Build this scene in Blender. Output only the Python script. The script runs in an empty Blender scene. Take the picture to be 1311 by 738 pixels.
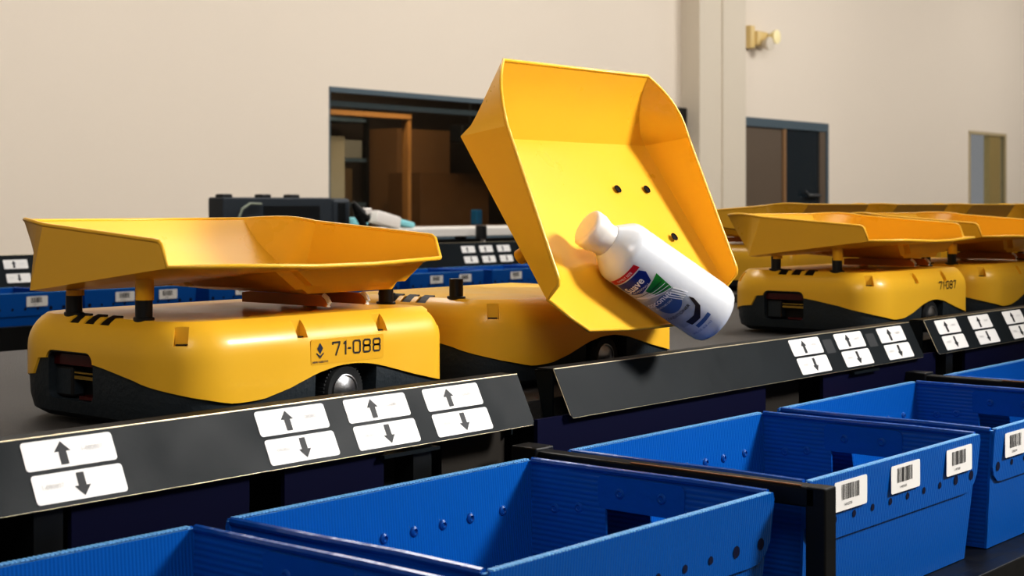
import bpy, bmesh, math, random
from mathutils import Vector, Matrix
random.seed(7)
COL = bpy.context.scene.collection
SC = bpy.context.scene
PI = math.pi

# ------------------------------------------------------------------ materials
def lin(c):
    return tuple(((v/255)/12.92 if v/255 <= .04045 else ((v/255+.055)/1.055)**2.4) for v in c)
def mat(name, rgb, rough=.5, metal=0, coat=0, spec=.5, noise=0, nscale=20, bump=0, bscale=60, sss=0, emit=None, estr=0, alpha=None, trans=0, rvar=.0):
    m = bpy.data.materials.new(name); m.use_nodes = True
    nt = m.node_tree; b = nt.nodes['Principled BSDF']
    c = lin(rgb)+(1,)
    b.inputs['Base Color'].default_value = c
    b.inputs['Roughness'].default_value = rough
    b.inputs['Metallic'].default_value = metal
    b.inputs['Coat Weight'].default_value = coat
    b.inputs['Coat Roughness'].default_value = .12
    b.inputs['Specular IOR Level'].default_value = spec
    if sss:
        b.inputs['Subsurface Weight'].default_value = sss
        b.inputs['Subsurface Radius'].default_value = (.02, .02, .02)
        b.inputs['Subsurface Scale'].default_value = .5
    if trans: b.inputs['Transmission Weight'].default_value = trans
    if emit:
        b.inputs['Emission Color'].default_value = lin(emit)+(1,)
        b.inputs['Emission Strength'].default_value = estr
    tc = nt.nodes.new('ShaderNodeTexCoord')
    n = nt.nodes.new('ShaderNodeTexNoise'); n.inputs['Scale'].default_value = nscale; n.inputs['Detail'].default_value = 5
    nt.links.new(tc.outputs['Object'], n.inputs['Vector'])
    if noise:
        mx = nt.nodes.new('ShaderNodeMix'); mx.data_type = 'RGBA'
        mx.inputs['A'].default_value = tuple(max(0, v*(1-noise)) for v in c[:3])+(1,)
        mx.inputs['B'].default_value = tuple(min(1, v*(1+noise)) for v in c[:3])+(1,)
        nt.links.new(n.outputs['Fac'], mx.inputs['Factor']); nt.links.new(mx.outputs['Result'], b.inputs['Base Color'])
    if rvar:
        mr = nt.nodes.new('ShaderNodeMapRange')
        mr.inputs['From Min'].default_value = .3; mr.inputs['From Max'].default_value = .7
        mr.inputs['To Min'].default_value = max(0, rough-rvar); mr.inputs['To Max'].default_value = min(1, rough+rvar)
        nt.links.new(n.outputs['Fac'], mr.inputs['Value']); nt.links.new(mr.outputs['Result'], b.inputs['Roughness'])
    if bump:
        n2 = nt.nodes.new('ShaderNodeTexNoise'); n2.inputs['Scale'].default_value = bscale; n2.inputs['Detail'].default_value = 6
        nt.links.new(tc.outputs['Object'], n2.inputs['Vector'])
        bp = nt.nodes.new('ShaderNodeBump'); bp.inputs['Strength'].default_value = bump; bp.inputs['Distance'].default_value = .01
        nt.links.new(n2.outputs['Fac'], bp.inputs['Height']); nt.links.new(bp.outputs['Normal'], b.inputs['Normal'])
    return m
def ribbed(name, rgb, axis, scale, dist=.001, rough=.3):
    """corrugated plastic: fine parallel flutes as a bump, with faint colour banding of the hollow flutes"""
    m = mat(name, rgb, rough, coat=.08, spec=.3)
    nt = m.node_tree; b = nt.nodes['Principled BSDF']
    tc = nt.nodes.new('ShaderNodeTexCoord')
    w = nt.nodes.new('ShaderNodeTexWave'); w.wave_type = 'BANDS'; w.bands_direction = axis
    w.inputs['Scale'].default_value = scale; w.inputs['Distortion'].default_value = .15
    nt.links.new(tc.outputs['Object'], w.inputs['Vector'])
    n = nt.nodes.new('ShaderNodeTexNoise'); n.inputs['Scale'].default_value = 14
    nt.links.new(tc.outputs['Object'], n.inputs['Vector'])
    ad = nt.nodes.new('ShaderNodeMath'); ad.operation = 'MULTIPLY_ADD'; ad.inputs[1].default_value = 3.0
    nt.links.new(n.outputs['Fac'], ad.inputs[0]); nt.links.new(w.outputs['Fac'], ad.inputs[2])
    bp = nt.nodes.new('ShaderNodeBump'); bp.inputs['Strength'].default_value = .38; bp.inputs['Distance'].default_value = dist
    nt.links.new(ad.outputs[0], bp.inputs['Height']); nt.links.new(bp.outputs['Normal'], b.inputs['Normal'])
    mx = nt.nodes.new('ShaderNodeMix'); mx.data_type = 'RGBA'
    c = lin(rgb)
    mx.inputs['A'].default_value = tuple(v*.9 for v in c)+(1,); mx.inputs['B'].default_value = tuple(min(1, v*1.1) for v in c)+(1,)
    nt.links.new(w.outputs['Fac'], mx.inputs['Factor']); nt.links.new(mx.outputs['Result'], b.inputs['Base Color'])
    return m

M = {}
M['yellow'] = mat('yellow_abs', (240, 188, 54), .36, coat=.15, spec=.35, noise=.05, nscale=9, rvar=.08)
M['yellow_tray'] = mat('yellow_tray_plastic', (246, 190, 56), .32, coat=.15, spec=.35, noise=.03, nscale=7, rvar=.06)
M['peg'] = mat('yellow_peg_plastic', (238, 176, 20), .35)
M['orange'] = mat('bracket_orange', (214, 136, 34), .4)
M['base'] = mat('dark_base_plastic', (40, 48, 54), .55, spec=.4, bump=.15, bscale=150, noise=.15, nscale=40)
M['black'] = mat('black_plastic', (16, 17, 18), .4)
M['recess'] = mat('dark_recess', (10, 8, 8), .6)
M['redglass'] = mat('dark_red_filter', (70, 8, 8), .2)
M['brass'] = mat('brass_strip', (190, 160, 80), .3, metal=1)
M['rubber'] = mat('rubber', (26, 28, 30), .7, bump=.1)
M['steel'] = mat('brushed_steel', (185, 188, 192), .3, metal=1, bump=.05, bscale=200)
M['screw'] = mat('screw_black', (10, 10, 11), .6, spec=.12)
M['ink'] = mat('label_ink', (22, 24, 30), .6)
M['logo'] = mat('logo_ink', (20, 34, 60), .6)
M['decal'] = mat('decal_film', (234, 178, 44), .35)
M['plate'] = mat('black_plate_metal', (17, 24, 28), .5, spec=.16, noise=.25, nscale=6, bump=.04, bscale=40, rvar=.08)
M['plate_edge'] = mat('bare_plate_edge', (190, 178, 150), .35, metal=.6)
M['residue'] = mat('glue_residue', (44, 46, 48), .8)
M['white'] = mat('sticker_white', (236, 234, 230), .45)
M['faint'] = mat('faint_print', (205, 204, 202), .5)
M['frame'] = mat('black_frame_paint', (14, 16, 17), .42, spec=.3, rvar=.08)
M['wood_edge'] = mat('worn_bar_edge', (120, 76, 34), .6, noise=.3, nscale=40)
M['navy'] = mat('navy_panel', (7, 9, 42), .6, spec=.12)
M['grey_panel'] = mat('grey_brown_panel', (48, 44, 39), .7, spec=.2)
M['deck'] = mat('deck_mat', (74, 72, 70), .55, spec=.35, noise=.35, nscale=220, bump=.5, bscale=420)
M['deck_side'] = mat('deck_side', (14, 14, 16), .6)
M['blue_v'] = ribbed('blue_corrugated_upright', (8, 90, 172), 'X', 78)
M['blue_h'] = ribbed('blue_corrugated_level', (8, 78, 156), 'Z', 52)
M['blue_edge'] = ribbed('blue_edge_highlight', (130, 190, 238), 'X', 90, rough=.3)  # rim highlights painted in as a much paler blue
M['blue'] = mat('blue_smooth_plastic', (8, 76, 156), .25, coat=.25, spec=.4, bump=.35, bscale=18)
M['blue_dark'] = mat('blue_hole', (4, 12, 48), .4)
M['rivet'] = mat('blue_rivet', (8, 78, 156), .35, spec=.3)
M['bottle'] = mat('white_bottle', (216, 219, 223), .25, sss=.15, coat=.3)
M['cap'] = mat('frosted_cap', (226, 220, 212), .38, sss=.35)
M['wall'] = mat('painted_wall', (221, 210, 196), .85, noise=.02, nscale=.6, bump=.04, bscale=30)
M['pilaster'] = mat('painted_pilaster', (206, 196, 180), .85)
M['floor'] = mat('concrete_floor', (120, 115, 108), .6, noise=.15, nscale=2)
M['ceiling'] = mat('ceiling_paint', (210, 205, 198), .9)
M['alu'] = mat('blue_grey_frame', (72, 88, 98), .45)
M['door_glass'] = mat('door_glass_dark', (52, 46, 40), .1, noise=.1, nscale=1)
M['door_glass2'] = mat('door_glass_slate', (38, 46, 52), .1)
M['door_panel'] = mat('door_panel_brown', (92, 78, 64), .6)
M['wood'] = mat('orange_wood', (150, 106, 54), .55, noise=.2, nscale=6)
M['wood_dark'] = mat('brown_board', (92, 62, 30), .6, noise=.3, nscale=2)
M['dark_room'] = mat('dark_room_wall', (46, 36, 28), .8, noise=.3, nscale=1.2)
M['machine'] = mat('machine_case', (40, 47, 54), .5)
M['machine_dark'] = mat('machine_slot', (12, 15, 18), .4)
M['hose'] = mat('grey_green_hose', (120, 126, 112), .5)
M['table'] = mat('white_table', (214, 210, 204), .5)
M['cyan'] = mat('pale_cyan_plastic', (140, 205, 212), .4)
M['foil'] = mat('pale_packet', (222, 216, 210), .45)
M['beige'] = mat('beige_plastic', (214, 188, 130), .5)
M['lampface'] = mat('lamp_face', (240, 225, 170), .4)
M['red'] = mat('label_red', (190, 22, 34), .4)
M['lblue'] = mat('label_blue', (26, 44, 128), .4)
M['lgreen'] = mat('label_green', (30, 128, 44), .4, noise=.5, nscale=160)
M['lgrey'] = mat('label_grey', (170, 176, 184), .4, noise=.2, nscale=90)
M['ldark'] = mat('label_coconut', (44, 34, 30), .4)
M['lsteel'] = mat('label_steel_blue', (70, 98, 148), .4)
M['lwhite'] = mat('label_white', (244, 244, 246), .4)
M['outside'] = mat('outdoor_greenery_glow', (120, 140, 130), .9, noise=.6, nscale=5, emit=(175, 190, 186), estr=.9)  # emission stands in for daylight falling on the greenery
M['light_panel'] = mat('light_diffuser', (255, 250, 240), .5, emit=(255, 246, 232), estr=2)
gl = bpy.data.materials.new('window_glass'); gl.use_nodes = True
nt = gl.node_tree; nt.nodes.clear()
o_ = nt.nodes.new('ShaderNodeOutputMaterial'); mx_ = nt.nodes.new('ShaderNodeMixShader'); tr_ = nt.nodes.new('ShaderNodeBsdfTransparent'); gs_ = nt.nodes.new('ShaderNodeBsdfGlossy')
tr_.inputs['Color'].default_value = (.86, .86, .84, 1); gs_.inputs['Roughness'].default_value = .03
mx_.inputs[0].default_value = .07
nt.links.new(tr_.outputs[0], mx_.inputs[1]); nt.links.new(gs_.outputs[0], mx_.inputs[2]); nt.links.new(mx_.outputs[0], o_.inputs[0])
M['glass'] = gl

# ------------------------------------------------------------------ helpers
def finish(bm, name, material, parent=None, loc=(0, 0, 0), smooth=False, angle=35, mats=None):
    me = bpy.data.meshes.new(name)
    bmesh.ops.recalc_face_normals(bm, faces=bm.faces)
    if smooth:
        for f in bm.faces: f.smooth = True
        for e in bm.edges:
            if len(e.link_faces) == 2 and e.calc_face_angle(0) > math.radians(angle): e.smooth = False
    bm.to_mesh(me); bm.free()
    for m_ in (mats or [material]): me.materials.append(m_)
    o = bpy.data.objects.new(name, me); COL.objects.link(o); o.location = loc
    if parent: o.parent = parent
    return o
def box(bm, x0, x1, y0, y1, z0, z1, mi=0, bev=0):
    r = bmesh.ops.create_cube(bm, size=1)
    vs = r['verts']
    for v in vs:
        v.co = Vector(((x0+x1)/2+v.co.x*(x1-x0), (y0+y1)/2+v.co.y*(y1-y0), (z0+z1)/2+v.co.z*(z1-z0)))
    fs = list({f for v in vs for f in v.link_faces})
    for f in fs: f.material_index = mi
    if bev:
        es = list({e for v in vs for e in v.link_edges})
        bmesh.ops.bevel(bm, geom=es, offset=bev, segments=2, affect='EDGES', profile=.5)
def tube(bm, pts, r, n=8, closed=False, mi=0):
    pts = [Vector(p) for p in pts]; rings = []; N = len(pts)
    up = Vector((0, 0, 1))
    for i, p in enumerate(pts):
        a = pts[(i-1) % N] if (closed or i > 0) else p
        b = pts[(i+1) % N] if (closed or i < N-1) else p
        t = (b-a).normalized()
        u = t.cross(up)
        if u.length < .05: u = t.cross(Vector((1, 0, 0)))
        u.normalize(); w = t.cross(u).normalized()
        rr = r[i] if isinstance(r, (list, tuple)) else r
        rings.append([bm.verts.new(p+u*rr*math.cos(2*PI*k/n)+w*rr*math.sin(2*PI*k/n)) for k in range(n)])
    for i in range(N if closed else N-1):
        A, B = rings[i], rings[(i+1) % N]
        for k in range(n):
            f = bm.faces.new((A[k], A[(k+1) % n], B[(k+1) % n], B[k])); f.material_index = mi
    if not closed:
        for rg in (rings[0], rings[-1]):
            f = bm.faces.new(rg); f.material_index = mi
def lathe(bm, prof, n=48, axis='Z', center=(0, 0, 0), sx=1, sy=1, mi=0):
    c = Vector(center); rings = []
    for r, h in prof:
        ring = []
        for k in range(n):
            a = 2*PI*k/n; p, q = r*math.cos(a)*sx, r*math.sin(a)*sy
            v = Vector((p, q, h)) if axis == 'Z' else (Vector((p, h, q)) if axis == 'Y' else Vector((h, p, q)))
            ring.append(bm.verts.new(c+v))
        rings.append(ring)
    for i in range(len(rings)-1):
        for k in range(n):
            f = bm.faces.new((rings[i][k], rings[i][(k+1) % n], rings[i+1][(k+1) % n], rings[i+1][k])); f.material_index = mi
    bm.faces.new(rings[0]).material_index = mi; bm.faces.new(rings[-1]).material_index = mi
def rrect(w, h, r, n=5):
    pts = []
    for cx, cy, a0 in ((w/2-r, h/2-r, 0), (-w/2+r, h/2-r, 90), (-w/2+r, -h/2+r, 180), (w/2-r, -h/2+r, 270)):
        for k in range(n+1):
            a = math.radians(a0+90*k/n); pts.append((cx+r*math.cos(a), cy+r*math.sin(a)))
    return pts
def extr(bm, pts, fn, d0, d1, mi=0):
    """extrude a 2D outline; fn(u, v, d) -> 3D"""
    A = [bm.verts.new(fn(u, v, d0)) for u, v in pts]; B = [bm.verts.new(fn(u, v, d1)) for u, v in pts]
    n = len(pts)
    fs = [bm.faces.new(A), bm.faces.new(B)]
    for k in range(n): fs.append(bm.faces.new((A[k], A[(k+1) % n], B[(k+1) % n], B[k])))
    for f in fs: f.material_index = mi
def tag(o, label=None, cat=None, group=None, kind=None):
    if label: o['label'] = label
    if cat: o['category'] = cat
    if group: o['group'] = group
    if kind: o['kind'] = kind
    return o
def empty(name, loc=(0, 0, 0), label=None, cat=None, group=None):
    o = bpy.data.objects.new(name, None); COL.objects.link(o); o.location = loc; o.empty_display_size = .05
    return tag(o, label, cat, group)
def bool_cut(o, cutters):
    bm = bmesh.new()
    for c in cutters: c(bm)
    bmesh.ops.recalc_face_normals(bm, faces=bm.faces)
    me = bpy.data.meshes.new('cut'); bm.to_mesh(me); bm.free()
    co = bpy.data.objects.new('cut', me); COL.objects.link(co)
    md = o.modifiers.new('b', 'BOOLEAN'); md.object = co; md.operation = 'DIFFERENCE'; md.solver = 'EXACT'
    dg = bpy.context.evaluated_depsgraph_get(); dg.update()
    me2 = bpy.data.meshes.new_from_object(o.evaluated_get(dg))
    o.modifiers.clear(); mats = list(o.data.materials); o.data = me2
    bpy.data.objects.remove(co)
    for p in me2.polygons: p.use_smooth = True
    b2 = bmesh.new(); b2.from_mesh(me2)
    for e in b2.edges: e.smooth = not (len(e.link_faces) == 2 and e.calc_face_angle(0) > math.radians(32))
    b2.to_mesh(me2); b2.free()
def copy_tree(o, parent=None):
    c = o.copy(); COL.objects.link(c); c.parent = parent
    for ch in list(o.children): copy_tree(ch, c)
    return c
def text_bm(bm, s, size, fn, spacing=1.0, mi=0, bold=0, align='LEFT'):
    cu = bpy.data.curves.new('t', 'FONT'); cu.body = s; cu.size = size; cu.space_character = spacing; cu.offset = bold
    cu.align_x = align; cu.resolution_u = 3
    ob = bpy.data.objects.new('t', cu); COL.objects.link(ob)
    dg = bpy.context.evaluated_depsgraph_get(); dg.update()
    me = bpy.data.meshes.new_from_object(ob.evaluated_get(dg))
    vs = [bm.verts.new(fn(v.co.x, v.co.y)) for v in me.vertices]
    for p in me.polygons:
        try: bm.faces.new([vs[i] for i in p.vertices]).material_index = mi
        except ValueError: pass
    bpy.data.objects.remove(ob); bpy.data.curves.remove(cu); bpy.data.meshes.remove(me)
def stroke(bm, pts, w, fn, closed=False):
    """flat stroke polyline with mitred square joints"""
    P = [Vector(p) for p in pts]; n = len(P); L = []; R = []
    for i in range(n):
        a = P[(i-1) % n] if (closed or i > 0) else None
        b = P[(i+1) % n] if (closed or i < n-1) else None
        d1 = (P[i]-a).normalized() if a is not None else None
        d2 = (b-P[i]).normalized() if b is not None else None
        d1 = d1 or d2; d2 = d2 or d1
        n1 = Vector((-d1.y, d1.x)); n2 = Vector((-d2.y, d2.x))
        m_ = (n1+n2).normalized(); k = w/2/max(.35, m_.dot(n1))
        L.append(bm.verts.new(fn(*(P[i]+m_*k)))); R.append(bm.verts.new(fn(*(P[i]-m_*k))))
    for i in range(n if closed else n-1):
        j = (i+1) % n
        bm.faces.new((L[i], R[i], R[j], L[j]))
def chamf(x0, y0, x1, y1, c):
    return [(x0+c, y0), (x1-c, y0), (x1, y0+c), (x1, y1-c), (x1-c, y1), (x0+c, y1), (x0, y1-c), (x0, y0+c)]
def number(bm, s, h, fn):
    w = .66*h; t = .13*h; x = 0
    for ch in s:
        f2 = lambda u, v, x=x: fn(x+u, v)
        if ch == '7':
            stroke(bm, [(0, .78*h), (0, h-t/2), (w, h-t/2), (w, .85*h), (.42*w, 0)], t, f2); x += w*1.52
        elif ch == '1':
            stroke(bm, [(.05*w, .78*h), (.38*w, h-t/2), (.38*w, 0)], t, f2); x += w*.72
        elif ch == '-':
            stroke(bm, [(0, .45*h), (.45*w, .45*h)], t, f2); x += w*.82
        elif ch == '0':
            stroke(bm, chamf(0, t/2, w, h-t/2, .1*h), t, f2, True); x += w*1.52
        elif ch == '8':
            stroke(bm, chamf(0, .52*h, w, h-t/2, .1*h), t, f2, True)
            stroke(bm, chamf(0, t/2, w, .52*h, .1*h), t, lambda u, v, x=x: fn(x+u, v), True); x += w*1.52
    return x

# ------------------------------------------------------------------ sorting robot
RL, RW = .425, .332        # length along the line, width across
RC = .075                  # plan corner radius
WAVE_SIDE = [(0, .0475), (.03, .040), (.065, .0352), (.09, .034), (.12, .0352), (.157, .0433), (.185, .052), (.2, .057), (.2344, .0636), (.261, .0645), (.2866, .062), (.3066, .0579), (.3597, .0435), (.4048, .0330), (.425, .0300)]
WAVE_END = [(0, .0475), (.034, .0535), (.09, .063), (.13, .070), (.165, .0745), (.21, .077), (.255, .0745), (.29, .066), (.32, .052)]
def interp(T, u):
    u = max(T[0][0], min(T[-1][0], u))
    for (a, p), (b, q) in zip(T, T[1:]):
        if u <= b:
            s = (u-a)/(b-a); return p+(q-p)*s
    return T[-1][1]
def outline(inset, n_corner=10, seg=.012):
    """rounded rectangle in plan, returns (x, y, nominal perimeter tag)"""
    pts = []; x0, x1, y0, y1 = inset, RL-inset, inset, RW-inset; r = max(.004, RC-inset)
    def line(a, b):
        L = math.dist(a, b); k = max(1, round(L/seg))
        for i in range(k): pts.append((a[0]+(b[0]-a[0])*i/k, a[1]+(b[1]-a[1])*i/k))
    def arc(cx, cy, a0, rr):
        for i in range(n_corner): 
            a = math.radians(a0+90*i/n_corner); pts.append((cx+rr*math.cos(a), cy+rr*math.sin(a)))
    rt = max(.004, .028-inset)    # tighter corners at the rear (+X) end
    line((x0+r, y0), (x1-rt, y0)); arc(x1-rt, y0+rt, -90, rt)
    line((x1, y0+rt), (x1, y1-rt)); arc(x1-rt, y1-rt, 0, rt)
    line((x1-rt, y1), (x0+r, y1)); arc(x0+r, y1-r, 90, r)
    line((x0, y1-r), (x0, y0+r)); arc(x0+r, y0+r, 180, r)
    return pts
def wave(x, y):
    """height of the yellow cover's lower edge at a point of the plan outline"""
    ws = interp(WAVE_SIDE, x); we = interp(WAVE_END, y); wr = .03
    d = {'s': min(y, RW-y), 'e': x, 'r': RL-x}
    if d['r'] < .03: 
        k = d['r']/.03
        return wr if min(d['s'], 1) > .03 else ws
    if x < RC and d['s'] < RC:      # front corner: blend
        a = math.atan2(RC-d['s'], RC-x)/(PI/2); a = max(0, min(1, a))
        return we*(1-a)+ws*a if y < RW/2 else interp(WAVE_END, RW-.02)*(1-a)+ws*a
    return we if x < RC else ws
def make_shell(parent):
    bm = bmesh.new(); ZT = .13; F = .045
    base = outline(0); n = len(base); rows = []
    zs = [0, .2, .4, .6, .8, 1.0]
    for s in zs:
        rows.append([bm.verts.new((x, y, wave(x, y)+(ZT-F-wave(x, y))*s)) for x, y in base])
    for k in range(1, 10):
        a = math.radians(90*k/9); ins = F*(1-math.cos(a)); z = ZT-F+F*math.sin(a)
        o2 = outline(ins); rows.append([bm.verts.new((x, y, z)) for x, y in o2]) if len(o2) == n else None
    for A, B in zip(rows, rows[1:]):
        for k in range(n): bm.faces.new((A[k], A[(k+1) % n], B[(k+1) % n], B[k]))
    bm.faces.new(rows[-1])
    # inner skin so that the cover is a closed solid
    def inner(x, y, t=.006):
        c = Vector((RL/2, RW/2)); v = Vector((x, y)); 
        return (c.x+(x-c.x)*(1-t/(RL/2)), c.y+(y-c.y)*(1-t/(RW/2)))
    I0 = [bm.verts.new((*inner(x, y), wave(x, y))) for x, y in base]
    I1 = [bm.verts.new((*inner(x, y, .012), .0935)) for x, y in base]
    for k in range(n):
        j = (k+1) % n
        bm.faces.new((rows[0][k], I0[k], I0[j], rows[0][j])); bm.faces.new((I0[k], I1[k], I1[j], I0[j]))
    bm.faces.new(I1)
    o = finish(bm, 'cover', M['yellow'], parent, smooth=True)
    # moulded finger notches on the sides, rear notch, vents, sensor opening
    def notch(x, y, rot=0):
        def f(b):
            pts = [(-.0078, .099), (.0078, .099), (.0078, .121), (.0062, .1255), (.0035, .128), (0, .129), (-.0035, .128), (-.0062, .1255), (-.0078, .121)]
            ca, sa = math.cos(rot), math.sin(rot)
            extr(b, pts, lambda u, v, d: Vector((x+u*ca-d*sa, y+u*sa+d*ca, v)), -.02, .016)
        return f
    k = RC*(1-math.sqrt(.5)); k2 = .028*(1-math.sqrt(.5))
    cut = [notch(k, k, -PI/4), notch(.18, 0), notch(.309, 0), notch(RL-k2, k2, PI/4), notch(k, RW-k, -3*PI/4), notch(.18, RW, PI), notch(.309, RW, PI), notch(RL-k2, RW-k2, 3*PI/4)]
    for j in range(3):
        y = .138+.029*j
        cut.append(lambda b, y=y: box(b, .013, .033, y, y+.019, .108, .14))
    cut.append(lambda b: extr(b, rrect(.09, .058, .012), lambda u, v, d: Vector((d, .196+u, .056+v)), -.02, .03))
    bool_cut(o, cut)
    o.data.materials.clear(); o.data.materials.append(M['yellow'])
    for j in range(3):
        bm = bmesh.new(); y = .138+.029*j
        zf = lambda q: .085+.045*math.sin(math.acos(1-q/.045))-.0022
        prof = [(.0131, .1079), (.0329, .1079), (.0329, zf(.0329)), (.026, zf(.026)), (.019, zf(.019)), (.0131, zf(.0131))]
        extr(bm, prof, lambda u, v, d: Vector((u, d, v)), y+.0001, y+.0189)
        finish(bm, 'vent_dark_fill', M['recess'], o)  # dark slab stands in for the shade inside the vent cut
    for x, y, a in ((.18, 0, 0), (.309, 0, 0), (k, k, -PI/4)):
        bm = bmesh.new(); c = Vector((x, y, 0)); ca, sa = math.cos(a), math.sin(a)
        extr(bm, [(-.006, .0985), (.006, .0985), (.006, .1005), (-.006, .1005)], lambda u, v, d: Vector((x+u*ca-d*sa, y+u*sa+d*ca, v)), .008, .0165)
        finish(bm, 'notch_hole', M['recess'], o)
    return o
def make_base(parent):
    bm = bmesh.new(); rows = []
    for ins, z in ((.022, .006), (.008, .014), (.0035, .03), (.0025, .05), (.0025, .0885)):
        rows.append([bm.verts.new((x, y, z)) for x, y in outline(ins)])
    n = len(rows[0])
    for A, B in zip(rows, rows[1:]):
        for k in range(n): bm.faces.new((A[k], A[(k+1) % n], B[(k+1) % n], B[k]))
    bm.faces.new(rows[0]); bm.faces.new(rows[-1])
    o = finish(bm, 'base', M['base'], parent, smooth=True)
    cut = []
    for y0, y1 in ((-.02, .034), (RW-.034, RW+.02)):
        cut.append(lambda b, y0=y0, y1=y1: box(b, .2, .2985, y0, y1, -.01, .084))
    cut.append(lambda b: extr(b, rrect(.086, .054, .01), lambda u, v, d: Vector((d, .196+u, .056+v)), -.02, .05))
    bool_cut(o, cut); o.data.materials.clear(); o.data.materials.append(M['base'])
    # scanner bay behind the end opening
    bm = bmesh.new()
    box(bm, .03, .035, .153, .239, .031, .081, 0)
    box(bm, .012, .03, .206, .239, .031, .066, 1, .003)      # housing block on the far side
    box(bm, .010, .03, .153, .239, .068, .0805, 2)
    box(bm, .014, .020, .153, .205, .052, .056, 3); box(bm, .014, .020, .153, .205, .0585, .0605, 3)
    box(bm, .010, .03, .156, .19, .030, .034, 2)
    finish(bm, 'scanner_bay', None, o, mats=[M['recess'], M['base'], M['redglass'], M['brass']])
    return o
WS = .82
def make_wheel(parent, side):
    y = .004 if side < 0 else RW-.004; s = 1 if side < 0 else -1
    bm = bmesh.new()
    lathe(bm, [(.022, .002*s), (.034, 0), (.0372, .005*s), (.038, .012*s), (.0372, .022*s), (.033, .026*s), (.02, .026*s)], 56, 'Y')
    for k in range(44):      # tread blocks
        a = 2*PI*k/44; c = Vector((math.cos(a), 0, math.sin(a)))
        t = Vector((-math.sin(a), 0, math.cos(a)))
        b0 = [c*.0366+t*(-.0016), c*.0366+t*.0016, c*.0392+t*.0012, c*.0392+t*(-.0012)]
        A = [bm.verts.new(v+Vector((0, .004*s, 0))) for v in b0]; B = [bm.verts.new(v+Vector((0, .023*s, 0))) for v in b0]
        bm.faces.new(A); bm.faces.new(B)
        for q in range(4): bm.faces.new((A[q], A[(q+1) % 4], B[(q+1) % 4], B[q]))
    w = finish(bm, 'wheel', M['rubber'], parent, loc=(.249, y, .0326), smooth=True); w.scale = (WS, 1, WS)
    bm = bmesh.new()
    lathe(bm, [(.0235, .006*s), (.0235, -.0005*s), (.0215, -.001*s), (.02, .0005*s), (.012, -.0015*s), (.005, -.003*s), (.003, -.003*s)], 40, 'Y')
    h = finish(bm, 'hub', M['steel'], w, smooth=True, angle=50); h['label'] = 'brushed metal wheel hub'
    return w

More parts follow.
